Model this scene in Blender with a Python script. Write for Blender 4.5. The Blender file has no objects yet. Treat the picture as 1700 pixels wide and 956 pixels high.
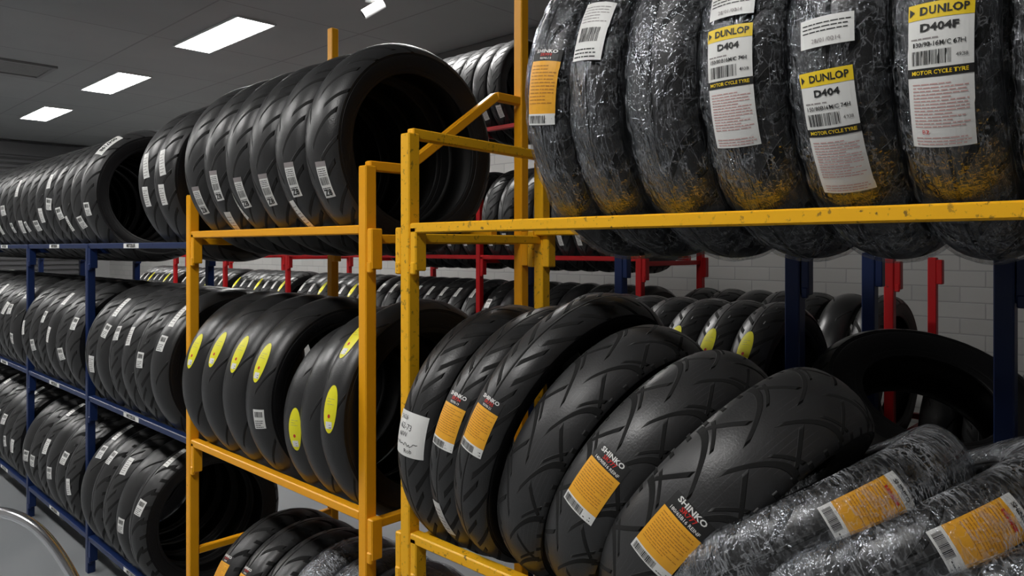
import bpy, bmesh, math, random
from mathutils import Vector, Matrix, noise
random.seed(7)
SC=bpy.context.scene; COL=SC.collection
PI=math.pi; H=1.5
R_=math.radians

# ------------------------------------------------------------------ nodes
class NT:
    def __init__(s,name):
        s.mat=bpy.data.materials.new(name); s.mat.use_nodes=True
        s.nt=s.mat.node_tree; s.nt.nodes.clear()
        s.out=s.n('ShaderNodeOutputMaterial')
    def n(s,t,**k):
        nd=s.nt.nodes.new(t)
        for a,b in k.items(): setattr(nd,a,b)
        return nd
    def l(s,a,b): s.nt.links.new(a,b)
    def put(s,sock,v):
        if isinstance(v,bpy.types.NodeSocket): s.l(v,sock)
        else: sock.default_value=v
    def m(s,op,a,b=None,c=None):
        nd=s.n('ShaderNodeMath',operation=op); s.put(nd.inputs[0],a)
        if b is not None: s.put(nd.inputs[1],b)
        if c is not None: s.put(nd.inputs[2],c)
        return nd.outputs[0]
    def mr(s,v,a,b,c=0.0,d=1.0):
        nd=s.n('ShaderNodeMapRange'); s.put(nd.inputs[0],v)
        for i,x in enumerate((a,b,c,d)): nd.inputs[i+1].default_value=x
        return nd.outputs[0]
    def mix(s,f,a,b):
        nd=s.n('ShaderNodeMix',data_type='RGBA'); s.put(nd.inputs[0],f)
        s.put(nd.inputs[6],a if not isinstance(a,tuple) else (*a,1)); s.put(nd.inputs[7],b if not isinstance(b,tuple) else (*b,1))
        return nd.outputs[2]
    def noise(s,vec,scale,detail=3,rough=.5):
        nd=s.n('ShaderNodeTexNoise'); nd.inputs['Scale'].default_value=scale; nd.inputs['Detail'].default_value=detail
        nd.inputs['Roughness'].default_value=rough
        if vec is not None: s.l(vec,nd.inputs['Vector'])
        return nd.outputs['Fac']
    def obj(s): return s.n('ShaderNodeTexCoord').outputs['Object']
    def bsdf(s,col,rough,metal=0,spec=.5,normal=None,coat=0):
        b=s.n('ShaderNodeBsdfPrincipled')
        s.put(b.inputs['Base Color'],col if not isinstance(col,tuple) else (*col,1))
        s.put(b.inputs['Roughness'],rough); b.inputs['Metallic'].default_value=metal
        b.inputs['Specular IOR Level'].default_value=spec
        b.inputs['Coat Weight'].default_value=coat
        if normal is not None: s.l(normal,b.inputs['Normal'])
        return b
    def bump(s,h,strength,dist):
        nd=s.n('ShaderNodeBump'); nd.inputs['Strength'].default_value=strength; nd.inputs['Distance'].default_value=dist
        s.l(h,nd.inputs['Height']); return nd.outputs[0]
    def end(s,b): s.l(b.outputs[0],s.out.inputs[0]); return s.mat

def plain(name,col,rough=.5,metal=0,spec=.5,nscale=0,namp=.15):
    t=NT(name)
    if nscale:
        f=t.noise(t.obj(),nscale,4)
        c=t.mix(f,tuple(x*(1-namp) for x in col),tuple(min(1,x*(1+namp)) for x in col))
    else: c=col
    return t.end(t.bsdf(c,rough,metal,spec))

def tread_mat(name,specs,base=.022,rough=.36,centre=0,ribs=0):
    t=NT(name); uv=t.n('ShaderNodeUVMap'); sp=t.n('ShaderNodeSeparateXYZ'); t.l(uv.outputs[0],sp.inputs[0])
    u,v=sp.outputs[0],sp.outputs[1]; av=t.m('ABSOLUTE',v); sd=t.m('SIGN',v); g=None
    for (N,ph,alt,a,b,hw,v0,v1) in specs:
        x=t.m('ADD',t.m('MULTIPLY',u,float(N)),ph+10)
        x=t.m('ADD',x,t.m('MULTIPLY',sd,alt))
        x=t.m('ADD',x,t.m('MULTIPLY',av,a))
        x=t.m('ADD',x,t.m('MULTIPLY',t.m('MULTIPLY',av,av),b))
        d=t.m('ABSOLUTE',t.m('SUBTRACT',t.m('FRACT',x),.5))
        e=t.mr(d,hw,hw+.012,1,0)
        e=t.m('MULTIPLY',e,t.mr(av,v0-.02,v0+.02,0,1)); e=t.m('MULTIPLY',e,t.mr(av,v1-.02,v1+.02,1,0))
        g=e if g is None else t.m('MAXIMUM',g,e)
    if centre:
        e=t.mr(av,centre,centre+.02,1,0); g=t.m('MAXIMUM',g,e)
    n=t.noise(t.obj(),9,4)
    c=t.mix(n,(base*.75,)*3,(base*1.35,base*1.35,base*1.42))
    if ribs:
        rb=t.mr(t.m('ABSOLUTE',t.m('SUBTRACT',t.m('FRACT',t.m('MULTIPLY',av,9.0)),.5)),.03,.06,1,0)
        rb=t.m('MULTIPLY',rb,t.mr(t.noise(t.obj(),14,3),.5,.6,0,ribs))
        c=t.mix(rb,c,(.09,.09,.095))
    c=t.mix(g,c,(.002,.002,.002))
    fine=t.noise(t.obj(),260,2)
    hgt=t.m('SUBTRACT',t.m('MULTIPLY',fine,.05),g)
    ro=t.m('ADD',t.mr(n,.3,.7,rough-.06,rough+.1),t.m('MULTIPLY',g,.5))
    return t.end(t.bsdf(c,ro,0,.6,t.bump(hgt,1.0,.008)))

def side_mat():
    t=NT('tyre_sidewall_rubber'); uv=t.n('ShaderNodeUVMap'); sp=t.n('ShaderNodeSeparateXYZ'); t.l(uv.outputs[0],sp.inputs[0])
    v=t.m('ABSOLUTE',sp.outputs[1]); g=None
    for c0,w0 in ((1.12,.02),(1.2,.02),(1.62,.025),(1.85,.03)):
        e=t.mr(t.m('ABSOLUTE',t.m('SUBTRACT',v,c0)),w0*.5,w0,1,0); g=e if g is None else t.m('MAXIMUM',g,e)
    x=t.n('ShaderNodeCombineXYZ'); t.l(t.m('MULTIPLY',sp.outputs[0],150.0),x.inputs[0]); t.l(t.m('MULTIPLY',v,9.0),x.inputs[1])
    b=t.m('GREATER_THAN',t.noise(x.outputs[0],1.0,1),.55)
    band=t.m('MULTIPLY',t.mr(v,1.3,1.32,0,1),t.mr(v,1.5,1.52,1,0))
    seg=t.m('GREATER_THAN',t.m('SINE',t.m('MULTIPLY',sp.outputs[0],25.13)),.1)
    g=t.m('MAXIMUM',g,t.m('MULTIPLY',t.m('MULTIPLY',b,band),seg))
    n=t.noise(t.obj(),7,3); c=t.mix(n,(.008,.008,.009),(.014,.014,.015))
    return t.end(t.bsdf(c,.48,0,.3,t.bump(g,.7,.0015)))

def film_mat(name,bd,streak,rough,base,fine,white,fmax,th):
    t=NT(name); uv=t.n('ShaderNodeUVMap'); sp=t.n('ShaderNodeSeparateXYZ'); t.l(uv.outputs[0],sp.inputs[0])
    def ridge(x): return t.m('SUBTRACT',1.0,t.m('ABSOLUTE',t.m('SUBTRACT',t.m('MULTIPLY',x,2.0),1.0)))
    def vec(ku,kv,wsc,wamp):
        cb=t.n('ShaderNodeCombineXYZ'); t.l(t.m('MULTIPLY',sp.outputs[0],ku),cb.inputs[0]); t.l(t.m('MULTIPLY',sp.outputs[1],kv),cb.inputs[1])
        cv=t.n('ShaderNodeVectorMath',operation='ADD'); t.l(cb.outputs[0],cv.inputs[0]); t.l(t.m('MULTIPLY',t.noise(t.obj(),wsc,2),wamp),cv.inputs[1]); return cv.outputs[0]
    r1=ridge(t.noise(vec(30.0,2.2,7,1.0),1.5,4,.55))
    r2=ridge(t.noise(t.obj(),24,3,.55))
    r3=ridge(t.noise(vec(fine[0],fine[1],5,1.5),1.0,4,.6))
    r4=ridge(t.noise(t.obj(),60,2,.5))
    hgt=t.m('ADD',t.m('POWER',r1,5.0),t.m('MULTIPLY',t.m('POWER',r2,6.0),.5))
    hgt=t.m('ADD',hgt,t.m('MULTIPLY',t.m('POWER',r3,8.0),.5))
    hgt=t.m('ADD',hgt,t.m('MULTIPLY',t.m('POWER',r4,6.0),.35))
    nor=t.bump(hgt,.9,bd)
    gl=t.n('ShaderNodeBsdfGlossy'); gl.inputs['Roughness'].default_value=rough; gl.inputs['Color'].default_value=(.82,.87,.94,1); t.l(nor,gl.inputs['Normal'])
    df=t.n('ShaderNodeBsdfDiffuse'); df.inputs['Color'].default_value=(.62,.64,.68,1); t.l(nor,df.inputs['Normal'])
    tr=t.n('ShaderNodeBsdfTransparent'); tr.inputs['Color'].default_value=(.94,.94,.94,1)
    fr=t.n('ShaderNodeFresnel'); fr.inputs['IOR'].default_value=1.4; t.l(nor,fr.inputs['Normal'])
    f=t.m('ADD',t.m('MULTIPLY',fr.outputs[0],.7),base)
    f=t.m('ADD',f,t.m('MULTIPLY',t.mr(r1,.95,1.0,0,1),streak))
    f=t.m('MINIMUM',f,fmax)
    m2=t.n('ShaderNodeMixShader'); t.l(f,m2.inputs[0]); t.l(tr.outputs[0],m2.inputs[1]); t.l(gl.outputs[0],m2.inputs[2])
    wf=t.m('MAXIMUM',t.mr(r3,th,.997,0,1),t.m('MULTIPLY',t.mr(r2,.97,1.0,0,1),.7))
    wf=t.m('MAXIMUM',wf,t.m('MULTIPLY',t.mr(r1,.97,1.0,0,1),.9))
    wf=t.m('MULTIPLY',wf,t.mr(t.noise(t.obj(),11,2),.42,.62,.15*white,white))
    m3=t.n('ShaderNodeMixShader'); t.l(wf,m3.inputs[0]); t.l(m2.outputs[0],m3.inputs[1]); t.l(df.outputs[0],m3.inputs[2])
    return t.end(m3)

def paint_mat(name,col,dark,wear=.62,nscale=60,rough=.38):
    t=NT(name); o=t.obj(); n=t.noise(o,nscale,5,.65); n2=t.noise(o,6,3)
    f=t.m('MULTIPLY',t.mr(n,wear,wear+.06,0,1),t.mr(n2,.35,.6,.15,.9))
    c=t.mix(n2,tuple(x*.93 for x in col),col)
    c=t.mix(f,c,dark)
    return t.end(t.bsdf(c,t.m('ADD',rough,t.m('MULTIPLY',f,.3)),0,.3,t.bump(t.m('SUBTRACT',t.m('MULTIPLY',n2,.2),f),.1,.001)))

M={}
M['sport']=tread_mat('tyre_tread_sport',[(13,0,.25,-1.5,.55,.05,.1,.84),(13,.45,.25,-.95,.15,.04,.4,.98)],base=.022)
M['street']=tread_mat('tyre_tread_street',[(20,0,.25,-.9,-.2,.075,.1,.6),(20,.5,.25,-.5,-.4,.08,.35,.97)],centre=.02,base=.022)
M['cruiser']=tread_mat('tyre_tread_cruiser',[(15,0,.25,-1.9,1.1,.055,.05,.92),(15,.42,.25,.9,0,.045,.3,.8),(15,.72,.25,-1.4,.6,.03,.35,.8),(45,.2,.0,-.3,0,.12,.86,1.02)],ribs=.5,base=.027,rough=.42)
M['touring']=tread_mat('tyre_tread_touring',[(16,0,.25,-1.3,.5,.085,.16,.8),(32,.5,.25,-.6,0,.12,.7,1.0)],centre=.03,base=.022)
M['slick']=tread_mat('tyre_tread_smooth',[(8,0,.25,-.7,.1,.022,.3,.9)],rough=.34,base=.019)
M['side']=side_mat()
M['liner']=plain('tyre_inner_rubber',(.010,.010,.010),.6,0,.3,20)
M['film']=film_mat('crinkled_clear_film',.0026,.08,.085,.008,(24.0,9.0),.46,.26,.955)
M['film2']=film_mat('tight_clear_film',.0016,.14,.17,.03,(150.0,2.5),.55,.3,.9)
M['yellow']=paint_mat('yellow_orange_painted_steel',(.95,.42,.01),(.2,.08,.02),.68,45)
M['yellow_worn']=paint_mat('worn_yellow_painted_steel',(.97,.5,.014),(.10,.06,.02),.585,75)
M['blue']=paint_mat('dark_blue_painted_steel',(.008,.022,.09),(.03,.03,.04),.66,40)
M['red']=paint_mat('red_painted_steel',(.5,.012,.015),(.08,.02,.02),.68,40)
LM=[plain('sticker_white',(.8,.8,.78),.45,0,.4,30,.05),plain('sticker_orange',(.9,.43,.03),.42,0,.5,60,.12),plain('print_black',(.015,.015,.015),.5),
    plain('sticker_yellow',(.9,.64,.02),.45),plain('print_red',(.6,.03,.025),.5),plain('sticker_lime',(.86,.8,.02),.45,0,.5,50,.08),plain('print_grey',(.3,.27,.27),.5),
    plain('print_pink',(.62,.36,.34),.5),plain('print_brown',(.5,.2,.02),.5)]
WHITE,ORANGE,BLACK,YEL,RED,LIME,GREY,PINK,BROWN=range(9)
M['chrome']=plain('polished_chrome',(.9,.9,.92),.2,1)
M['whiteplastic']=plain('white_plastic',(.7,.7,.7),.4)
M['darkglass']=plain('dark_lens',(.01,.01,.012),.1)
M['ventmetal']=plain('grey_vent_metal',(.2,.2,.2),.5)

# ------------------------------------------------------------------ mesh utils
def mk(name,me,parent=None,loc=(0,0,0),rot=(0,0,0)):
    o=bpy.data.objects.new(name,me); COL.objects.link(o); o.location=loc; o.rotation_euler=rot
    if parent: o.parent=parent
    return o
def tag(o,label=None,cat=None,group=None,kind=None):
    if label: o['label']=label
    if cat: o['category']=cat
    if group: o['group']=group
    if kind: o['kind']=kind
    return o
def mesh(name,vs,fs,mats,mi=None,smooth=False,uvs=None):
    me=bpy.data.meshes.new(name); me.from_pydata([tuple(v) for v in vs],[],fs)
    for m in mats: me.materials.append(m)
    if mi: me.polygons.foreach_set('material_index',mi)
    if smooth: me.polygons.foreach_set('use_smooth',[True]*len(fs))
    if uvs:
        l=me.uv_layers.new(name='UVMap')
        k=0
        for f in uvs:
            for c in f: l.data[k].uv=c; k+=1
    me.update(); return me
def bm_box(bm,c,s,rot=None,bev=.002):
    r=bmesh.ops.create_cube(bm,size=1.0)['verts']
    mt=Matrix.Translation(c)@((rot.to_4x4()) if rot else Matrix())@Matrix.Diagonal((*s,1))
    bmesh.ops.transform(bm,matrix=mt,verts=r)
    if bev:
        es=list({e for v in r for e in v.link_edges})
        bmesh.ops.bevel(bm,geom=es,offset=bev,segments=1,affect='EDGES')
def bm_bar(bm,p0,p1,w,h,bev=.003):
    p0=Vector(p0);p1=Vector(p1);d=p1-p0;L=d.length;z=d.normalized()
    ref=Vector((0,0,1)) if abs(z.z)<.9 else Vector((0,1,0))
    x=ref.cross(z).normalized(); y=z.cross(x)
    bm_box(bm,(p0+p1)/2,(w,h,L),Matrix((x,y,z)).transposed(),bev)
def bm_cyl(bm,p0,p1,r,seg=20,r2=None):
    p0=Vector(p0);p1=Vector(p1);d=p1-p0
    mt=Matrix.Translation((p0+p1)/2)@d.to_track_quat('Z','Y').to_matrix().to_4x4()
    bmesh.ops.create_cone(bm,cap_ends=True,segments=seg,radius1=r,radius2=r if r2 is None else r2,depth=d.length,matrix=mt)
def fin(name,bm,mat,parent=None,loc=(0,0,0),smooth=False):
    me=bpy.data.meshes.new(name); bm.to_mesh(me); bm.free(); me.materials.append(mat)
    if smooth: me.polygons.foreach_set('use_smooth',[True]*len(me.polygons))
    return mk(name,me,parent,loc)

# ------------------------------------------------------------------ text and stickers
TC={}
def text_geom(txt,size,bold=0,sx=1):
    k=(txt,size,bold,sx)
    if k in TC: return TC[k]
    cu=bpy.data.curves.new('t','FONT'); cu.body=txt; cu.size=size; cu.align_x='CENTER'; cu.align_y='CENTER'; cu.resolution_u=2; cu.offset=bold*size
    o=bpy.data.objects.new('t',cu); COL.objects.link(o)
    dg=bpy.context.evaluated_depsgraph_get(); me=bpy.data.meshes.new_from_object(o.evaluated_get(dg))
    vs=[(v.co.x*sx,v.co.y) for v in me.vertices]; fs=[tuple(p.vertices) for p in me.polygons]
    bpy.data.objects.remove(o); bpy.data.curves.remove(cu); bpy.data.meshes.remove(me)
    TC[k]=(vs,fs); return TC[k]
class Lab:
    def __init__(s): s.v=[];s.f=[];s.m=[]
    def rect(s,a0,a1,b0,b1,m,lay=0,step=.006):
        na=max(1,int(math.ceil((a1-a0)/step)));nb=max(1,int(math.ceil((b1-b0)/step)));o=len(s.v)
        for j in range(nb+1):
            for i in range(na+1): s.v.append((a0+(a1-a0)*i/na,b0+(b1-b0)*j/nb,lay))
        for j in range(nb):
            for i in range(na):
                p=o+j*(na+1)+i; s.f.append((p,p+1,p+na+2,p+na+1)); s.m.append(m)
    def oval(s,ra,rb,m,lay=0,ca=0,cb=0):
        o=len(s.v); s.v.append((ca,cb,lay)); S=28
        for k in range(1,7):
            for i in range(S): t=2*PI*i/S; s.v.append((ca+ra*k/6*math.cos(t),cb+rb*k/6*math.sin(t),lay))
        for i in range(S):
            s.f.append((o,o+1+i,o+1+(i+1)%S)); s.m.append(m)
            for k in range(5):
                p=o+1+k*S; s.f.append((p+i,p+S+i,p+S+(i+1)%S,p+(i+1)%S)); s.m.append(m)
    def text(s,t,a,b,size,m,lay=2,bold=0,sx=1,rot=0):
        vs,fs=text_geom(t,size,bold,sx); o=len(s.v); c,n=math.cos(rot),math.sin(rot)
        s.v+=[(a+x*c-y*n,b+x*n+y*c,lay) for x,y in vs]; s.f+=[tuple(i+o for i in f) for f in fs]; s.m+=[m]*len(fs)
    def barcode(s,a0,a1,b0,b1,seed=1,m=BLACK):
        r=random.Random(seed); a=a0
        while a<a1:
            w=r.choice((.0005,.0008,.0013)); s.rect(a,min(a+w,a1),b0,b1,m,1,.006); a+=w+r.choice((.0006,.0009,.0012))
    def lines(s,a0,a1,b0,b1,n,m,seed=1,th=.34):
        r=random.Random(seed); h=(b1-b0)/n
        for k in range(n):
            b=b1-(k+1)*h; a=a0
            e=a1-(a1-a0)*r.choice((0,0,.05,.3))
            while a<e-.002:
                w=r.uniform(.003,.011); s.rect(a,min(a+w,e),b,b+h*th,m,1,.02); a+=w+.0013
    def scrib(s,a0,a1,b,h,m=BLACK,seed=1,n=6):
        r=random.Random(seed); p=(a0,b)
        for k in range(n*3):
            q=(a0+(a1-a0)*(k+1)/(n*3)+r.uniform(-.002,.002),b+r.uniform(-h,h))
            dx,dy=q[0]-p[0],q[1]-p[1];L=math.hypot(dx,dy)+1e-9;nx,ny=-dy/L*.0006,dx/L*.0006;o=len(s.v)
            s.v+=[(p[0]-nx,p[1]-ny,2),(q[0]-nx,q[1]-ny,2),(q[0]+nx,q[1]+ny,2),(p[0]+nx,p[1]+ny,2)];s.f.append((o,o+1,o+2,o+3));s.m.append(m);p=q
    def scale(s,kx,ky): s.v=[(a*kx,b*ky,l) for a,b,l in s.v]
def bigbars(L,x,x1,b0,b1):
    r=random.Random(4)
    while x<x1:
        ww=r.choice((.0006,.001,.0016)); L.rect(x,x+ww,b0,b1,BLACK,2); x+=ww+.0011
def lab_make(kind):
    L=Lab(); a=kind.split('|'); k=a[0]
    if k=='small':
        L.rect(-.019,.019,-.03,.03,WHITE); L.barcode(-.014,.014,.006,.023,3); L.lines(-.014,.014,-.026,0,4,BLACK,2)
    elif k=='z8':
        L.rect(-.019,.019,-.05,.05,WHITE); L.rect(-.019,.019,.036,.05,6,1); L.text('Z8',0,-.036,.024,BLACK,2,.03); L.barcode(-.015,.015,-.014,.008,5); L.lines(-.015,.015,.012,.034,4,BLACK,4)
        L.lines(-.015,.015,-.024,-.017,1,BLACK,4)
        L.scale(.88,1)
    elif k=='oval':
        L.oval(.021,.062,LIME); L.oval(.004,.005,RED,1,0,-.018); L.lines(-.011,.011,.012,.033,3,GREY,3,.13); L.rect(-.010,.010,-.05,-.032,WHITE,1); L.lines(-.008,.008,-.048,-.035,2,BLACK,5)
    elif k=='shinko':
        model=a[1]; size=a[2]; w=float(a[3]) if len(a)>3 else .04; hh=float(a[4]) if len(a)>4 else .09
        L.rect(-w,w,-hh/2,hh/2,ORANGE); L.lines(-w*.86,w*.86,-hh*.28,hh*.46,12,BROWN,int(hh*999),.3)
        L.rect(-w,w,-hh/2-.016,-hh/2+.004,WHITE,1)
        bigbars(L,-w*.9,w*.3,-hh/2-.013,-hh/2+.001)
        L.lines(w*.4,w*.9,-hh/2-.012,-hh/2,2,BLACK,7)
        q=w/.04
        L.rect(-w,w,hh/2,hh/2+.034*q,BLACK,0)
        L.text('SHINKO',0,hh/2+.0265*q,.0138*q,WHITE,2,.03,1.15); L.text(model,0,hh/2+.0165*q,.0115*q,RED,2,.02,1.1); L.text(size,0,hh/2+.0065*q,.0088*q,WHITE,2,.01)
    elif k=='wrapped':
        L.rect(-.037,.037,-.055,.07,ORANGE); L.lines(-.031,.031,-.02,.064,14,BROWN,9,.28)
        L.rect(-.037,.037,-.078,-.05,WHITE,1); bigbars(L,-.03,.012,-.074,-.056)
        L.lines(.016,.033,-.074,-.056,3,BLACK,7); L.rect(-.037,.037,.07,.092,WHITE); L.text('SHINKO',0,.081,.012,BLACK,2,.03); L.lines(-.02,.02,.054,.066,1,RED,2,.6)
        L.scale(.8,.8)
    elif k=='dunlop':
        w=.039; L.rect(-w,w,-.1,.1,WHITE); L.rect(-w,w,.078,.1,YEL,1); L.text('DUNLOP',.005,.0885,.0152,BLACK,2,.03,.92)
        o=len(L.v); L.v+=[(-.0365,.083,2),(-.030,.089,2),(-.0365,.095,2)]; L.f.append((o,o+1,o+2)); L.m.append(BLACK)
        L.text(a[1],0,.066,.0145,BLACK,2,.03,1.15); L.lines(-.034,.0,.051,.057,1,GREY,3)
        L.text(a[2],-.001,.044,.0088,BLACK,2,.015,.9); 
        L.barcode(-.033,.014,.017,.036,8); L.text('4938',.026,.026,.007,BLACK)
        L.rect(-w,w,.0,.0125,BLACK,1); L.text('MOTOR CYCLE TYRE',0,.0062,.0078,YEL,2,.02,.9)
        L.lines(-.033,.033,-.07,-.006,14,PINK,11,.36); L.lines(-.033,.033,-.096,-.082,3,PINK,5)
        if len(a)>3: L.text('B2',-.02,-.077,.009,RED,2,.0)
        L.scale(.87,.9)
    elif k=='paper':
        L.rect(-.028,.028,-.055,.055,WHITE); L.lines(-.024,.022,.015,.05,6,GREY,6,.25); L.barcode(-.02,.016,-.022,.004,6); L.lines(-.024,.018,-.05,-.03,3,BLACK,7)
    elif k=='white':
        L.rect(-.034,.034,-.02,.02,WHITE); L.lines(-.03,.03,.0,.016,3,BLACK,6,.3); L.text('28/01/0014',0,-.012,.008,GREY)
    elif k=='hand':
        L.rect(-.05,.05,-.05,.05,WHITE); L.text('5/626',-.018,.036,.014,BLACK,2,0,.9,.05); L.text('62-73',-.006,.016,.019,BLACK,2,-.005,.9,-.08); L.text('NW',-.012,-.002,.016,BLACK,2,-.005,1,.04)
        L.scrib(-.038,.034,-.022,.005,BLACK,3,6); L.text('Rob',.008,-.037,.014,BLACK,2,-.005,1.1,.1)
    elif k=='crayon':
        L.rect(-.014,.014,-.05,.05,WHITE); L.lines(-.01,.01,-.04,.04,7,GREY,3,.25)
    elif k=='strip':
        L.rect(-.015,.015,-.038,.038,WHITE); L.lines(-.011,.011,-.03,.03,7,GREY,3,.35)
    elif k=='tag':
        L.rect(-.026,.026,-.065,.065,WHITE); L.text(a[1],0,0,.032,BLACK,2,.03,.85,-PI/2)
    return L

# ------------------------------------------------------------------ tyres
class Shape:
    def __init__(s,R,w,rb,crown=.36):
        s.R,s.w,s.rb=R,w,rb
        hw=w/2; cd=crown*w
        s.tread=[]
        n=11
        for i in range(n+1):
            x=hw*math.sin(i/n*PI/2); s.tread.append((x,R-cd*(1-math.sqrt(max(0,1-(x/(hw*1.04))**2)))))
        xs,rs=s.tread[-1]; h=rs-rb
        s.side=[(xs,rs),(xs-.0015,rs-.002),(xs*.985,rs-h*.15),(xs*.975,rs-h*.3),(xs*.94,rs-h*.5),(xs*.88,rs-h*.7),(xs*.82,rb+h*.13),(xs*.80,rb+h*.06),(xs*.79,rb+.002),(xs*.76,rb)]
        s.inner=[(xs*.76,rb),(xs*.66,rb+.002),(xs*.68,rb+h*.2),(xs*.8,rb+h*.55),(xs*.84,rs-h*.1),(xs*.72,R-cd*.33-.01),(xs*.4,R-cd*.1-.011),(0,R-.011)]
        s.path=s.tread+s.side[1:7]
        s.L=[0]
        for p,q in zip(s.path,s.path[1:]): s.L.append(s.L[-1]+math.hypot(q[0]-p[0],q[1]-p[1]))
    def surf(s,a):
        sg=1 if a>=0 else -1; a=min(abs(a),s.L[-1]-1e-6)
        for i in range(len(s.L)-1):
            if a<=s.L[i+1]: break
        t=(a-s.L[i])/max(1e-9,s.L[i+1]-s.L[i]); p,q=s.path[i],s.path[i+1]
        x=p[0]+(q[0]-p[0])*t; r=p[1]+(q[1]-p[1])*t; d=(q[0]-p[0],q[1]-p[1]); l=math.hypot(*d)+1e-9
        nx,nr=-d[1]/l,d[0]/l
        return sg*x,r,sg*nx,nr
SH={}
def shape(R,w,rb=.216,crown=.36):
    k=(R,w,rb,crown)
    if k not in SH: SH[k]=Shape(*k)
    return SH[k]
SEG=88
def revolve(prof,vv,name,mat,flip=False):
    vs=[];fs=[];uv=[];n=len(prof)
    for i in range(SEG):
        th=2*PI*i/SEG; c,sn=math.cos(th),math.sin(th)
        for (x,r) in prof: vs.append((-r*c,x,r*sn))
    for i in range(SEG):
        j=(i+1)%SEG
        for k in range(n-1):
            f=[i*n+k,i*n+k+1,j*n+k+1,j*n+k]; u=[(i/SEG,vv[k]),(i/SEG,vv[k+1]),((i+1)/SEG,vv[k+1]),((i+1)/SEG,vv[k])]
            if flip: f=f[::-1];u=u[::-1]
            fs.append(f);uv.append(u)
    return mesh(name,vs,fs,[mat],None,True,uv)
TM={}
def tyre_meshes(s,style):
    k=(id(s),style)
    if k in TM: return TM[k]
    pr=[(-x,r) for x,r in s.tread[::-1]]+s.tread[1:]
    tot=s.L[len(s.tread)-1]
    vv=[-l/tot for l in s.L[len(s.tread)-1::-1]]+[l/tot for l in s.L[1:len(s.tread)]]
    tr=revolve(pr,vv,'tread',M[style])
    sv=[1+i/(len(s.side)-1) for i in range(len(s.side))]
    k2=(id(s),'side')
    if k2 not in TM:
        a=revolve(s.side,sv,'sidewall',M['side']); b=revolve([(-x,r) for x,r in s.side],[-v for v in sv],'sidewall',M['side'],True)
        inn=s.inner+[(-x,r) for x,r in s.inner[::-1][1:]]
        c=revolve(inn,[0]*len(inn),'inner_liner',M['liner'])
        TM[k2]=(a,b,c)
    TM[k]=(tr,)+TM[k2]; return TM[k]
WM={}
def wrap_mesh(s,seed,tight):
    k=(id(s),seed,tight)
    if k in WM: return WM[k]
    am=.3 if tight else .8
    LL=s.L[-1]; n=22; out=[]
    for i in range(n+1):
        a=-LL+2*LL*i/n; x,r,nx,nr=s.surf(a); out.append((x,r,nx,nr,a/LL))
    x0=out[-1][0]
    for i in range(1,6):
        t=i/6; out.append((x0*(1-2*t),s.rb-.004,0,-1,1+t))
    vs=[];fs=[];uv=[];m=len(out);S=150
    for i in range(S):
        th=2*PI*i/S
        for (x,r,nx,nr,v) in out:
            e=noise.noise(Vector((math.cos(th)*8+seed*7,math.sin(th)*8,v*1.6)))
            e2=noise.noise(Vector((math.cos(th)*24+seed*3,math.sin(th)*24,v*3)))
            d=.003+am*(.0045*(1-abs(e)*2.2)+.002*(1-abs(e2)*2))
            d=max(d,.0026)
            rr=r+nr*d; vs.append((-rr*math.cos(th),x+nx*d,rr*math.sin(th)))
    for i in range(S):
        j=(i+1)%S
        for q in range(m):
            q2=(q+1)%m; fs.append((i*m+q,i*m+q2,j*m+q2,j*m+q)); va,vb=out[q][4],out[q][4]+.1
            uv.append([(i/S,va),(i/S,vb),((i+1)/S,vb),((i+1)/S,va)])
    WM[k]=mesh('plastic_wrap',vs,fs,[M['film2' if tight else 'film']],None,True,uv); return WM[k]
SM={}
def sticker_mesh(s,kind,off,tilt,base):
    k=(id(s),kind,round(off,3),round(tilt,2),base)
    if k in SM: return SM[k]
    L=lab_make(kind); c,n=math.cos(tilt),math.sin(tilt); vs=[]
    for a,b,l in L.v:
        a2=a*c-b*n+off; b2=a*n+b*c; x,r,nx,nr=s.surf(a2); th=b2/s.R; d=base+l*.0005
        rr=r+nr*d; vs.append((-rr*math.cos(th),-(x+nx*d),rr*math.sin(th)))
    SM[k]=mesh('sticker',vs,L.f,LM,L.m); return SM[k]
NT_=[0]
def tyre(X,Y,Z,sh,style,label,group=None,lean=0,yaw=0,stickers=(),wrap=False,base=None,name='motorcycle_tyre',tight=False):
    o=bpy.data.objects.new(name,None); o.empty_display_size=.05; COL.objects.link(o)
    o.location=(X,Y,Z); o.rotation_euler=(R_(lean),0,R_(yaw)); tag(o,label,'tyre',group)
    t,a,b,c=tyre_meshes(sh,style); sp=random.uniform(0,6.28)
    mk('tread',t,o,rot=(0,sp,0)); mk('sidewall',a,o,rot=(0,sp,0)); mk('sidewall',b,o,rot=(0,sp,0)); mk('inner_liner',c,o)
    for st in stickers:
        kind,th,off,tilt=st[:4]; bs=st[4] if len(st)>4 else (.0012)
        mk('sticker',sticker_mesh(sh,kind,off,R_(tilt),bs),o,rot=(0,R_(th),0))
    if wrap:
        NT_[0]+=1; mk('plastic_wrap',wrap_mesh(sh,NT_[0]%4,tight),o)
    return o
ONES='zeroth first second third fourth fifth sixth seventh eighth ninth tenth eleventh twelfth thirteenth fourteenth fifteenth sixteenth seventeenth eighteenth nineteenth'.split()
TENS={2:'twent',3:'thirt',4:'fort',5:'fift',6:'sixt'}
def ordn(n):
    if n<20: return ONES[n]
    t,o=divmod(n,10)
    return TENS[t]+'ieth' if o==0 else TENS[t]+'y-'+ONES[o]
CH=.215
def zc(level,R): return level+math.sqrt(R*R-CH*CH)+.001

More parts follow.
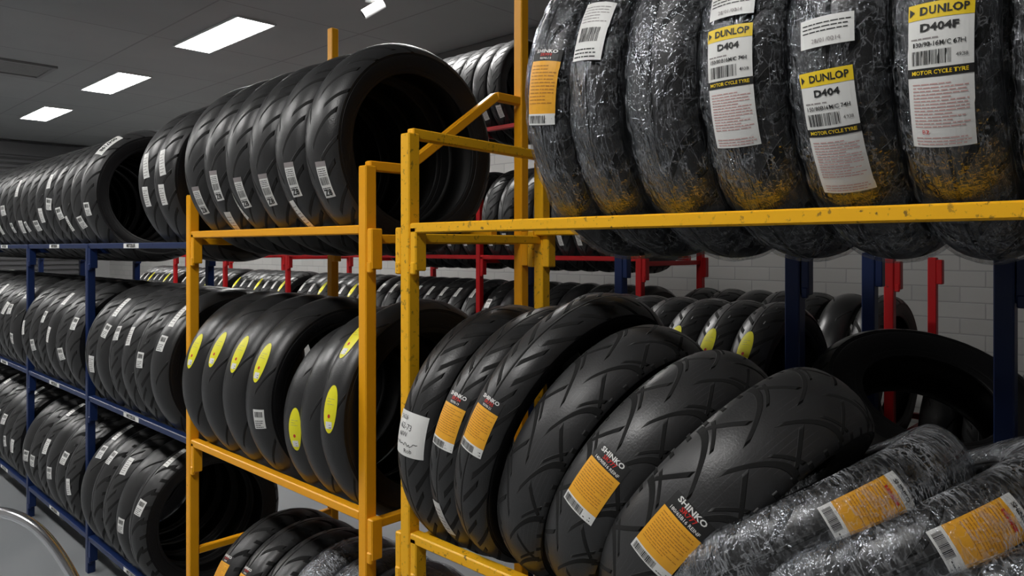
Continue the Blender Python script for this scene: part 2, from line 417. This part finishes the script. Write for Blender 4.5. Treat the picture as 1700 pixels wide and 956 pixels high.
# ------------------------------------------------------------------ racks
PW=.034
def rack(name,label,mat,X0,rear,XB,ys,levels,ftop,btop,arm=None,bh=.024,brs=(-1,),sticker=False,skip=lambda i,z:False,pw=PW,low=None,nopost=(),norail=lambda i,z:False):
    ox,oy=X0,ys[0]; root=bpy.data.objects.new(name,None); COL.objects.link(root); root.location=(ox,oy,0); tag(root,label,'tyre rack')
    def P(x,y,z): return (x-ox,y-oy,z)
    def part(nm,bars,w=pw,h=pw):
        bm=bmesh.new()
        for b in bars: bm_bar(bm,b[0],b[1],b[2] if len(b)>2 else w,b[3] if len(b)>3 else h)
        return fin(nm,bm,mat,root)
    for i,y in enumerate(ys):
        if i in nopost: continue
        ft=ftop[i] if isinstance(ftop,(list,tuple)) else ftop; bt=btop[i] if isinstance(btop,(list,tuple)) else btop
        part('post',[(P(X0,y,0),P(X0,y,ft))]); part('post',[(P(XB,y,0),P(XB,y,bt))])
        for z in list(levels)+([low] if low else []):
            if z<ft+.02 and z<bt+.02 and not norail(i,z): part('cross_rail',[(P(X0+pw/2,y,z-.036),P(XB-pw/2,y,z-.036))],w=.024,h=.024)
        if arm:
            pts=[P(x,y,z) for x,z in arm]
            part('top_rail',[(p,q) for p,q in zip(pts,pts[1:])],w=.026,h=.026)
        for z in levels:
            if z>ft+.03 : continue
            if norail(i,z) and z<1: continue
            for sgn in brs:
                bm=bmesh.new(); yy=y+sgn*(pw/2+.012)
                bm_box(bm,P(X0+.002,yy,z-.062),(.034,.023,.105),None,.003); bm_box(bm,P(X0-.012,yy,z-.108),(.012,.018,.03),None,.003)
                fin('bracket',bm,mat,root)
                bm=bmesh.new(); bm_box(bm,P(XB-.002,yy,z-.062),(.034,.023,.105),None,.003); fin('bracket',bm,mat,root)
    for i,(y0,y1) in enumerate(zip(ys,ys[1:])):
        for z in levels:
            if skip(i,z): continue
            lo,hi=min(y0,y1)+pw/2,max(y0,y1)-pw/2
            fb=part('beam',[(P(X0,lo,z-bh/2),P(X0,hi,z-bh/2),.03,bh)])
            part('beam',[(P(rear,lo-pw/2,z-bh/2),P(rear,hi+pw/2,z-bh/2),.03,bh)])
            if sticker:
                L=Lab(); L.rect(-.085,.085,-.0095,.0095,WHITE,0,.2); L.text('METZELER',0,0,.0185,BLACK,2,.04,1.15); ym=(lo+hi)/2
                vs=[P(X0-.0156-l*.0004,ym-a,z-bh/2+b) for a,b,l in L.v]
                mk('sticker',mesh('sticker',vs,L.f,LM,L.m),fb)
    return root
LT,LMID,LB=1.56,.82,.175
GY=(1.596,2.667)
rack('storage_rack','tall orange-yellow steel rack with bent top rails holding sport tyres',M['yellow'],1.12,1.58,1.70,GY,[LT,LMID],[1.713,1.69],[2.5,2.41],
     arm=[(1.12,1.713),(1.24,1.713),(1.585,1.96),(1.70,1.96)],low=.45)
rack('storage_rack','scuffed yellow steel rack in the foreground holding plastic-wrapped tyres',M['yellow_worn'],1.12,1.58,1.60,(-.08,1.42),[LT,LMID],1.777,1.765,
     arm=[(1.12,1.777),(1.60,1.765)],brs=(-1,1))
BY=(2.668,3.79,4.82,5.87,6.92)
rack('storage_rack','long dark blue steel rack with white beam stickers along the aisle',M['blue'],1.12,1.58,1.68,BY,[1.522,LMID,LB],1.52,1.52,sticker=True,nopost=(0,))
rack('storage_rack','dark blue steel rack standing directly behind the scuffed yellow rack',M['blue'],2.05,2.51,2.66,(-.66,.37,.87,1.9),[1.485,LMID,LB],1.485,1.485,skip=lambda i,z:z>1.4,pw=.042,norail=lambda i,z:z>1.4)
RY=(-.2,.91,2.03,3.15,4.25,5.35,6.45,7.55,8.65)
rt=[1.46,1.46,2.20,2.20,2.20,1.46,1.46,1.46,1.46]
rack('storage_rack','red steel rack in the rear row in front of the white brick wall',M['red'],3.0,3.46,3.57,RY,[2.20,1.46,.80,.60,.15],rt,rt,
     skip=lambda i,z:(z>2 and i not in (2,3)) or (1.4<z<2 and i<2) or (.7<z<.9 and i==0) or (.5<z<.7 and i>0),norail=lambda i,z:(1.4<z<2 and i<2) or (.5<z<.7 and i>0))

# ------------------------------------------------------------------ tyre rows
S17=shape(.31,.145,.216); S17b=shape(.305,.135,.216); Sf=shape(.30,.118,.216); S28=shape(.28,.12,.2)
gt=[1.735,1.90,2.055,2.205,2.36,2.515]
z8=[('z8',-20,.03,0),('z8',-18,.03,0),('z8',-22,.03,0),('z8',-22,.03,0),('z8',-16,.03,0),('z8',-24,.03,0)]
for i,y in enumerate(gt):
    lab='sport tyre nearest the camera on top of the orange-yellow rack, open centre facing out' if i==0 else 'black sport tyre, %s from the near end on top of the orange-yellow rack'%ordn(i+1)
    st=[z8[i]]
    if i==1: st.append(('crayon',-38,.0,10))
    if i==3: st.append(('crayon',-30,-.03,25))
    if i==4: st.append(('crayon',-42,.02,-10))
    tyre(1.35,y,zc(LT,.31),S17,'sport',lab,'sport tyres on top of the orange-yellow rack',yaw=random.uniform(-1.5,1.5),stickers=st)
def row(X,level,y0,y1,sh,styles,rowname,grp,stk,posts=(),step=.012,lean=0,start=1,yawj=2.0):
    y=y0;n=start
    w=sh.w
    while y<y1:
        if any(abs(y-p)<w/2+.026 for p in posts): y+=.012; continue
        st=stk(n,y)
        tyre(X,y,zc(level,sh.R),sh,styles[n%len(styles)],'black motorcycle tyre, %s from the near end of the %s'%(ordn(n),rowname),grp,lean=lean+random.uniform(-1,1)*.5,yaw=random.uniform(-yawj,yawj)*.5,stickers=st)
        y+=w+random.uniform(.006,step+.014); n+=1
def stB(lo,hi,kind='small'):
    return lambda n,y:[(kind if n%3 else 'strip',random.choice((lo,(lo+hi)/2,hi)),random.choice((.01,.025,.035)),random.choice((-8,0,8)))]+([(random.choice(('strip','crayon')),hi+22,.02,6)] if n%4==1 else [])
for i,y in enumerate((2.79,2.945)):
    tyre(1.35,y,zc(1.522,.31)+.01,S17,'sport',['black tyre with white crayon mark just past the orange rack post, top row','black tyre standing last before the gap in the blue top row'][i],'tyres on top of the blue rack',stickers=[('strip',-12,.03,0),('crayon',10,.03,15)])
tyre(1.35,3.64,zc(1.522,.31),S17,'sport','black tyre with white numbered tag nearest the gap in the blue top row','tyres on top of the blue rack',stickers=[('tag|0047198',46,.03,0),('small',-14,.03,0)])
row(1.35,1.522,3.80,6.7,S17b,['sport','street','sport'],'blue top row past its gap','tyres on top of the blue rack',stB(-24,-4),start=2)
row(1.35,LMID,2.84,6.7,S17b,['street','slick','street','sport'],'blue middle row','tyres in the middle row of the blue rack',stB(-8,22),posts=BY)
row(1.35,LB,3.06,6.7,S17b,['street','touring','slick'],'blue bottom row','tyres in the bottom row of the blue rack',stB(0,40),posts=BY)
Sn=shape(.31,.1,.216)
gm=[(1.672,Sn,'slick',[('oval',8,.018,0),('oval',44,.0,0)],'slick tyre with two yellow oval stickers beside the orange rack end post'),
    (1.785,Sf,'slick',[],'smooth tyre without sticker, second from the orange rack end post'),
    (1.912,S28,'slick',[('oval',-2,.03,0)],'smaller smooth tyre with low yellow oval sticker, orange rack middle row'),
    (2.09,S17b,'slick',[('oval',24,.02,0),('small',-8,.04,0)],'tyre with open centre showing, yellow oval and barcode sticker, orange rack middle row'),
    (2.245,S17b,'slick',[('oval',26,.02,0)],'smooth tyre with yellow oval, directly behind the open-centred middle row tyre'),
    (2.40,S17b,'slick',[('oval',26,.02,0)],'smooth tyre with yellow oval, second from the far orange post'),
    (2.555,S17b,'slick',[('oval',22,.02,0)],'smooth tyre with yellow oval right beside the far orange post')]
for y,s,stl,st,lab in gm: tyre(1.35,y,zc(LMID,s.R),s,stl,lab,'tyres in the middle row of the orange rack',stickers=st)
fl=[(2.42,0),(2.28,0),(2.14,0),(2.0,1),(1.86,1),(1.72,1),(1.5,1),(1.30,0),(1.16,0)]
for i,(y,wr) in enumerate(fl):
    tyre(1.35,y,S28.R+.001 if not wr else S28.R+.009,S28,'touring','%s tyre on the floor below the yellow racks, %s from the blue rack'%('film-wrapped' if wr else 'bare black',ordn(i+1)),'tyres on the floor under the yellow racks',stickers=[('shinko|SR777|130/90|.03|.06',30,0,0)] if i<3 else ([('wrapped',30,0,0,.0006)] if i==5 else []),wrap=bool(wr),tight=True)
A1=shape(.315,.098,.235);A3=shape(.312,.132,.21);A4=shape(.312,.118,.21)
ft=[(.925,A1,'touring',[('shinko|SR999|90/90-19|.027|.1',0,0.01,-4,.009)],'narrow wrapped tyre with orange sticker at the left end of the foreground top row',2),
    (.815,A1,'touring',[('paper',16,0.005,-4,.009)],'narrow wrapped tyre with white barcode paper, second in the foreground top row',2),
    (.685,A3,'touring',[],'wrapped tyre without any sticker between the white paper and header labels',1),
    (.54,A3,'touring',[('dunlop|D404|150/80B16M/C 74H',-9,0,0,.009),('white',14,0,0,.009)],'wrapped tyre with long white yellow-headed label, left of the double-labelled tyre',0),
    (.395,A3,'touring',[('dunlop|D404|150/80B16M/C 74H',-25,0,2,.009),('white',1,.0,1,.009)],'wrapped tyre carrying a separate white paper above its low yellow-headed label',0),
    (.258,A4,'touring',[('dunlop|D404F|130/90-16M/C 67H|r',-14,0,-2,.009)],'wrapped tyre with the highest long white yellow-headed label, second from the right',0),
    (.125,A4,'touring',[('shinko|SR777|130/90-16|.03|.05',8,0,0,.009)],'wrapped tyre cut by the right edge of the photo, foreground top row',0)]
for y,s,stl,st,lab,ln in ft: tyre(1.35,y,zc(LT,s.R)+.006,s,stl,lab,'film-wrapped tyres on the top row of the foreground rack',stickers=st,wrap=True,lean=ln)
def leaned(y,s,stl,lean,st,lab,wrap=False,yaw=0,dz=0):
    z=LMID+math.sqrt(s.R**2-CH**2)*math.cos(R_(lean))+s.w*.3*math.sin(R_(lean))+dz+.002
    tyre(1.35,y,z,s,stl,lab,'leaning tyres in the middle row of the foreground rack',lean=lean,yaw=yaw,stickers=st,wrap=wrap,tight=True)
B1=shape(.31,.115,.225);B2=shape(.315,.098,.235);B3=shape(.338,.1,.262);B4=shape(.31,.13,.205,.3);B5=shape(.303,.14,.2,.3);B6=shape(.312,.165,.2,.28);B7=shape(.31,.112,.22)
leaned(1.335,B1,'street',6,[('hand',6,.0,0)],'tyre with large white handwritten paper beside the scuffed yellow post')
leaned(1.215,B2,'street',13,[('shinko|SR734|90/90-19|.033|.08',14,0,0),('crayon',-30,0,10)],'narrow tyre with orange sticker right of the handwritten white paper')
leaned(1.10,B3,'street',20,[('shinko|SR735|90/90-21|.031|.08',12,0,0)],'tallest narrow leaning tyre with orange sticker, third from the yellow post')
leaned(.985,B4,'cruiser',24,[],'leaning cruiser tyre without sticker between two orange-stickered tyres',dz=.0)
leaned(.85,B5,'cruiser',31,[('shinko|SR777|140/90B16 REINF|.037|.085',12,.0,0)],'leaning cruiser tyre with orange sticker, left of the widest cruiser tyre',dz=-.008)
leaned(.69,B6,'cruiser',37,[('shinko|SR777|180/65B16 REINF|.04|.085',7,.015,0)],'widest leaning cruiser tyre with orange sticker, left of the wrapped leaning tyres',dz=-.03)
leaned(.565,B7,'touring',56,[('wrapped',47,0,0,.0006)],'film-wrapped leaning tyre with orange sticker next to the widest cruiser tyre',True,dz=.018)
leaned(.42,B7,'touring',58,[('wrapped',46,0,0,.0006)],'film-wrapped leaning tyre with orange sticker, at the right edge of the photo',True,dz=.035)
leaned(.275,B7,'touring',60,[],'film-wrapped leaning tyre in the bottom right corner of the photo',True,dz=.04)
for i in range(7):
    tyre(2.28,1.015+.121*i,zc(LMID,.3),Sf,'street','tyre with yellow oval in the rear blue rack, %s left of its post'%ordn(i+1) if i<3 else 'unmarked tyre in the rear blue rack, %s left of its post'%ordn(i+1),'tyres in the middle row of the rear blue rack',stickers=[('oval',36,0,0)] if i<3 else [])
C1=shape(.32,.19,.175)
tyre(2.34,.62,LMID+.205,C1,'street','bare wide tyre lying tilted with open centre behind the wrapped leaning tyres','wide tyres with open centres',lean=-58,yaw=-50)
tyre(2.34,-.03,LMID+.205,C1,'street','bare wide tyre lying tilted at the far right of the rear blue rack','wide tyres with open centres',lean=-58,yaw=-60)
def stR(n,y):
    if y>4.3: return [('oval',40,0,0)] if n%3==1 else [('strip',40,0,0)]
    if y>3.1: return [('strip',48,0,0)]
    return [('small',35,0,0)] if n%3==0 else []
row(3.23,.80,1.0,8.5,Sf,['street','touring','slick'],'red rack middle row','tyres in the middle row of the red rack',stR,posts=RY)
row(3.23,.60,-.08,.83,S28,['street','slick'],'lowered red shelf','tyres on the lowered shelf at the near end of the red rack',lambda n,y:[],posts=RY)
row(3.23,.15,1.0,3.0,Sf,['street','touring'],'red rack bottom row','tyres in the bottom row of the red rack',lambda n,y:[],posts=RY)
row(2.28,LB,-.4,1.75,Sf,['street','touring'],'rear blue rack bottom row','tyres in the bottom row of the rear blue rack',lambda n,y:[],posts=(.37,.87))
row(3.23,2.20,2.98,4.2,Sn,['sport','street'],'high red top shelf','tyres on the highest shelf of the red rack',lambda n,y:[('strip',-30,.03,0)])
row(3.23,1.46,2.12,4.1,Sf,['street','touring'],'red rack upper row','tyres in the upper row of the red rack',lambda n,y:[('strip',-24,.0,0)],posts=RY)

# ------------------------------------------------------------------ room
def struct(name,bm,mat): o=fin(name,bm,mat); o['kind']='structure'; return o
def wall_mat():
    t=NT('white_painted_brick'); sp=t.n('ShaderNodeSeparateXYZ'); t.l(t.obj(),sp.inputs[0]); cb=t.n('ShaderNodeCombineXYZ')
    t.l(t.m('ADD',sp.outputs[0],sp.outputs[1]),cb.inputs[0]); t.l(sp.outputs[2],cb.inputs[1])
    b=t.n('ShaderNodeTexBrick'); t.l(cb.outputs[0],b.inputs['Vector']); b.inputs['Scale'].default_value=1
    b.inputs['Brick Width'].default_value=.24; b.inputs['Row Height'].default_value=.086; b.inputs['Mortar Size'].default_value=.005; b.inputs['Mortar Smooth'].default_value=.5
    b.inputs['Color1'].default_value=(.40,.395,.38,1); b.inputs['Color2'].default_value=(.44,.435,.42,1); b.inputs['Mortar'].default_value=(.33,.325,.32,1)
    return t.end(t.bsdf(b.outputs['Color'],.6,0,.4,t.bump(t.m('SUBTRACT',1.0,b.outputs['Fac']),.35,.005)))
def ceil_mat():
    t=NT('grey_ceiling_panels'); b=t.n('ShaderNodeTexBrick'); t.l(t.obj(),b.inputs['Vector']); b.offset=0; b.inputs['Scale'].default_value=1
    b.inputs['Brick Width'].default_value=1.2; b.inputs['Row Height'].default_value=1.31; b.inputs['Mortar Size'].default_value=.008
    b.inputs['Color1'].default_value=(.30,.31,.31,1); b.inputs['Color2'].default_value=(.33,.335,.335,1); b.inputs['Mortar'].default_value=(.2,.2,.2,1)
    n=t.noise(t.obj(),1.2,3); c=t.mix(t.mr(n,.3,.7,0,.4),b.outputs['Color'],(.24,.25,.25))
    return t.end(t.bsdf(c,.6,0,.3))
def floor_mat():
    t=NT('grey_painted_concrete'); n=t.noise(t.obj(),3,5); c=t.mix(n,(.2,.215,.225),(.3,.31,.32))
    return t.end(t.bsdf(c,t.mr(n,.3,.7,.3,.5),0,.5))
CE=3.3; x0,x1,y0,y1=-2.6,4.6,-3.0,14.5
bm=bmesh.new(); bm_box(bm,((x0+x1)/2,(y0+y1)/2,-.05),(x1-x0+.4,y1-y0+.4,.1),None,0); struct('floor',bm,floor_mat())
bm=bmesh.new(); bm_box(bm,((x0+x1)/2,(y0+y1)/2,CE+.05),(x1-x0+.4,y1-y0+.4,.1),None,0); struct('ceiling',bm,ceil_mat())
wm=wall_mat(); pm=plain('plain_wall_paint',(.35,.35,.35),.6,0,.4,3,.1)
bm=bmesh.new(); bm_box(bm,(x1+.1,(y0+y1)/2,CE/2),(.2,y1-y0+.4,CE),None,0); struct('wall_right',bm,wm)
bm=bmesh.new(); bm_box(bm,(x0-.1,(y0+y1)/2,CE/2),(.2,y1-y0+.4,CE),None,0); struct('wall_left',bm,pm)
bm=bmesh.new(); bm_box(bm,((x0+x1)/2,y1+.1,CE/2),(x1-x0,.2,CE),None,0); struct('wall_back',bm,pm)
bm=bmesh.new(); bm_box(bm,((x0+x1)/2,y0-.1,CE/2),(x1-x0,.2,CE),None,0); struct('wall_front',bm,pm)
bm=bmesh.new()
z=.02
while z<3.05: bm_box(bm,(2.2,y1-.03,z+.04),(3.9,.04,.07),None,.012); z+=.085
bm_box(bm,(2.2,y1-.06,3.15),(4.1,.12,.22),None,.01)
d=struct('door_1',bm,plain('dark_roller_shutter',(.12,.12,.125),.45,.3))
bm=bmesh.new(); bm_box(bm,(x1-.06,(y0+y1)/2,CE-.07),(.12,y1-y0,.14),None,.005); struct('trim_1',bm,plain('ceiling_trim',(.2,.2,.2),.6))
em=NT('glowing_diffuser'); e=em.n('ShaderNodeEmission'); e.inputs[0].default_value=(1,.985,.96,1); e.inputs[1].default_value=43; em.end(e); EM=em.mat
LI=[]
LY=(.87,3.49,6.1,8.7,11.35)
for yy,xx in [(y,x) for x in (2.81,-.55) for y in LY]:
    if (xx,yy)!=(2.81,.87): LI.append((xx,yy))
ords={(2.81,6.1):'largest glowing ceiling panel light above the orange-yellow rack',(2.81,8.7):'middle-sized glowing ceiling panel light, second in the visible row',(2.81,11.35):'farthest and smallest glowing ceiling panel light near the roller door'}
for i,(xx,yy) in enumerate(LI):
    r=bpy.data.objects.new('ceiling_light',None); COL.objects.link(r); r.location=(xx,yy,CE)
    if (xx,yy) in ords: lb=ords[(xx,yy)]
    elif xx>0: lb='ceiling panel light above the racks, nearest to the camera'
    else: lb='ceiling panel light over the aisle, %s from the near wall'%ordn(1+LY.index(yy))
    tag(r,lb,'ceiling light','ceiling panel lights')
    bm=bmesh.new()
    for sx in (-1,1): bm_box(bm,(sx*.16,0,-.008),(.014,1.22,.016),None,.002)
    for sy in (-1,1): bm_box(bm,(0,sy*.605,-.008),(.306,.014,.016),None,.002)
    fin('frame',bm,M['whiteplastic'],r)
    bm=bmesh.new(); bm_box(bm,(0,0,-.006),(.304,1.19,.006),None,0); fin('diffuser',bm,EM,r)
r=bpy.data.objects.new('ceiling_vent',None); COL.objects.link(r); r.location=(1.85,8.65,CE); tag(r,'dark slatted air vent in the ceiling left of the panel lights','air vent')
bm=bmesh.new()
for s in (-1,1): bm_box(bm,(s*.3,0,-.012),(.04,.64,.024),None,.003); bm_box(bm,(0,s*.3,-.012),(.56,.04,.024),None,.003)
fin('frame',bm,M['ventmetal'],r)
for k in range(8):
    bm=bmesh.new(); bm_box(bm,(0,-.24+k*.068,-.012),(.56,.026,.006),Matrix.Rotation(-.3,3,'X'),0); fin('slat',bm,M['ventmetal'],r)
bm=bmesh.new(); bm_box(bm,(0,0,-.002),(.56,.56,.003),None,0); fin('backing',bm,plain('vent_shadow_board',(.04,.04,.04),.8),r)
r=bpy.data.objects.new('security_camera',None); COL.objects.link(r); r.location=(2.95,4.15,CE); tag(r,'small white security camera hanging from the ceiling','camera')
bm=bmesh.new(); bm_cyl(bm,(0,0,0),(0,0,-.025),.05,28); fin('mount',bm,M['whiteplastic'],r,smooth=False)
bm=bmesh.new(); bm_cyl(bm,(0,0,-.02),(0,0,-.14),.014,16); fin('arm',bm,M['whiteplastic'],r)
bm=bmesh.new(); bm_cyl(bm,(.06,-.045,-.14),(-.045,.035,-.225),.034,28); bm_box(bm,(0,0,-.13),(.09,.06,.008),Matrix.Rotation(-.5,3,'Z'),.002); fin('body',bm,M['whiteplastic'],r)
bm=bmesh.new(); bm_cyl(bm,(-.044,.0343,-.2243),(-.048,.0373,-.2275),.022,24); fin('lens',bm,M['darkglass'],r)
def tube(name,pts,rad,mat,parent,closed=False):
    cu=bpy.data.curves.new(name,'CURVE'); cu.dimensions='3D'; cu.bevel_depth=rad; cu.bevel_resolution=5; cu.resolution_u=10; cu.use_fill_caps=True
    s=cu.splines.new('NURBS'); s.points.add(len(pts)-1); s.use_endpoint_u=True; s.order_u=3
    for p,q in zip(s.points,pts): p.co=(*q,1)
    o=bpy.data.objects.new(name,cu); COL.objects.link(o); dg=bpy.context.evaluated_depsgraph_get(); me=bpy.data.meshes.new_from_object(o.evaluated_get(dg)); bpy.data.objects.remove(o)
    me.materials.clear(); me.materials.append(mat); me.polygons.foreach_set('use_smooth',[True]*len(me.polygons)); return mk(name,me,parent)
r=bpy.data.objects.new('tyre_trolley',None); COL.objects.link(r); r.location=(.45,2.11,0); tag(r,'curved chrome tube trolley handle standing in the aisle, bottom left','trolley')
dx,dy=.62,-.64
def hp(a,z,o=0): return (a*dx+o*.64,a*dy+o*.62,z)
tube('handle',[hp(-.28,.03),hp(-.28,.45),hp(-.26,.80),hp(-.10,.875),hp(.06,.85),hp(.18,.70),hp(.26,.5),hp(.3,.25),hp(.3,.03)],.0125,M['chrome'],r)
tube('base_rail',[hp(-.28,.035,0),hp(-.28,.035,.3),hp(.3,.035,.3),hp(.3,.035,0)],.011,M['chrome'],r)
tube('cross_bar',[hp(-.28,.3),hp(.3,.3)],.008,M['chrome'],r)
for a,oo in ((-.28,0),(.3,0),(-.28,.28),(.3,.28)):
    bm=bmesh.new(); p=Vector(hp(a,.024,oo)); bm_cyl(bm,p-Vector((.01,0,0)),p+Vector((.01,0,0)),.024,20); fin('wheel',bm,M['liner'],r)

w=bpy.data.worlds.new('World'); SC.world=w; w.use_nodes=True; w.node_tree.nodes['Background'].inputs[0].default_value=(.5,.52,.55,1); w.node_tree.nodes['Background'].inputs[1].default_value=.05
cam=bpy.data.cameras.new('Camera'); co=bpy.data.objects.new('Camera',cam); COL.objects.link(co); SC.camera=co
cam.sensor_width=36; cam.lens=1230/1700*36; cam.shift_y=-66/1700; cam.clip_start=.05
co.location=(0,0,H); co.rotation_euler=(PI/2,0,-R_(46.1))
SC.view_settings.view_transform='Standard'
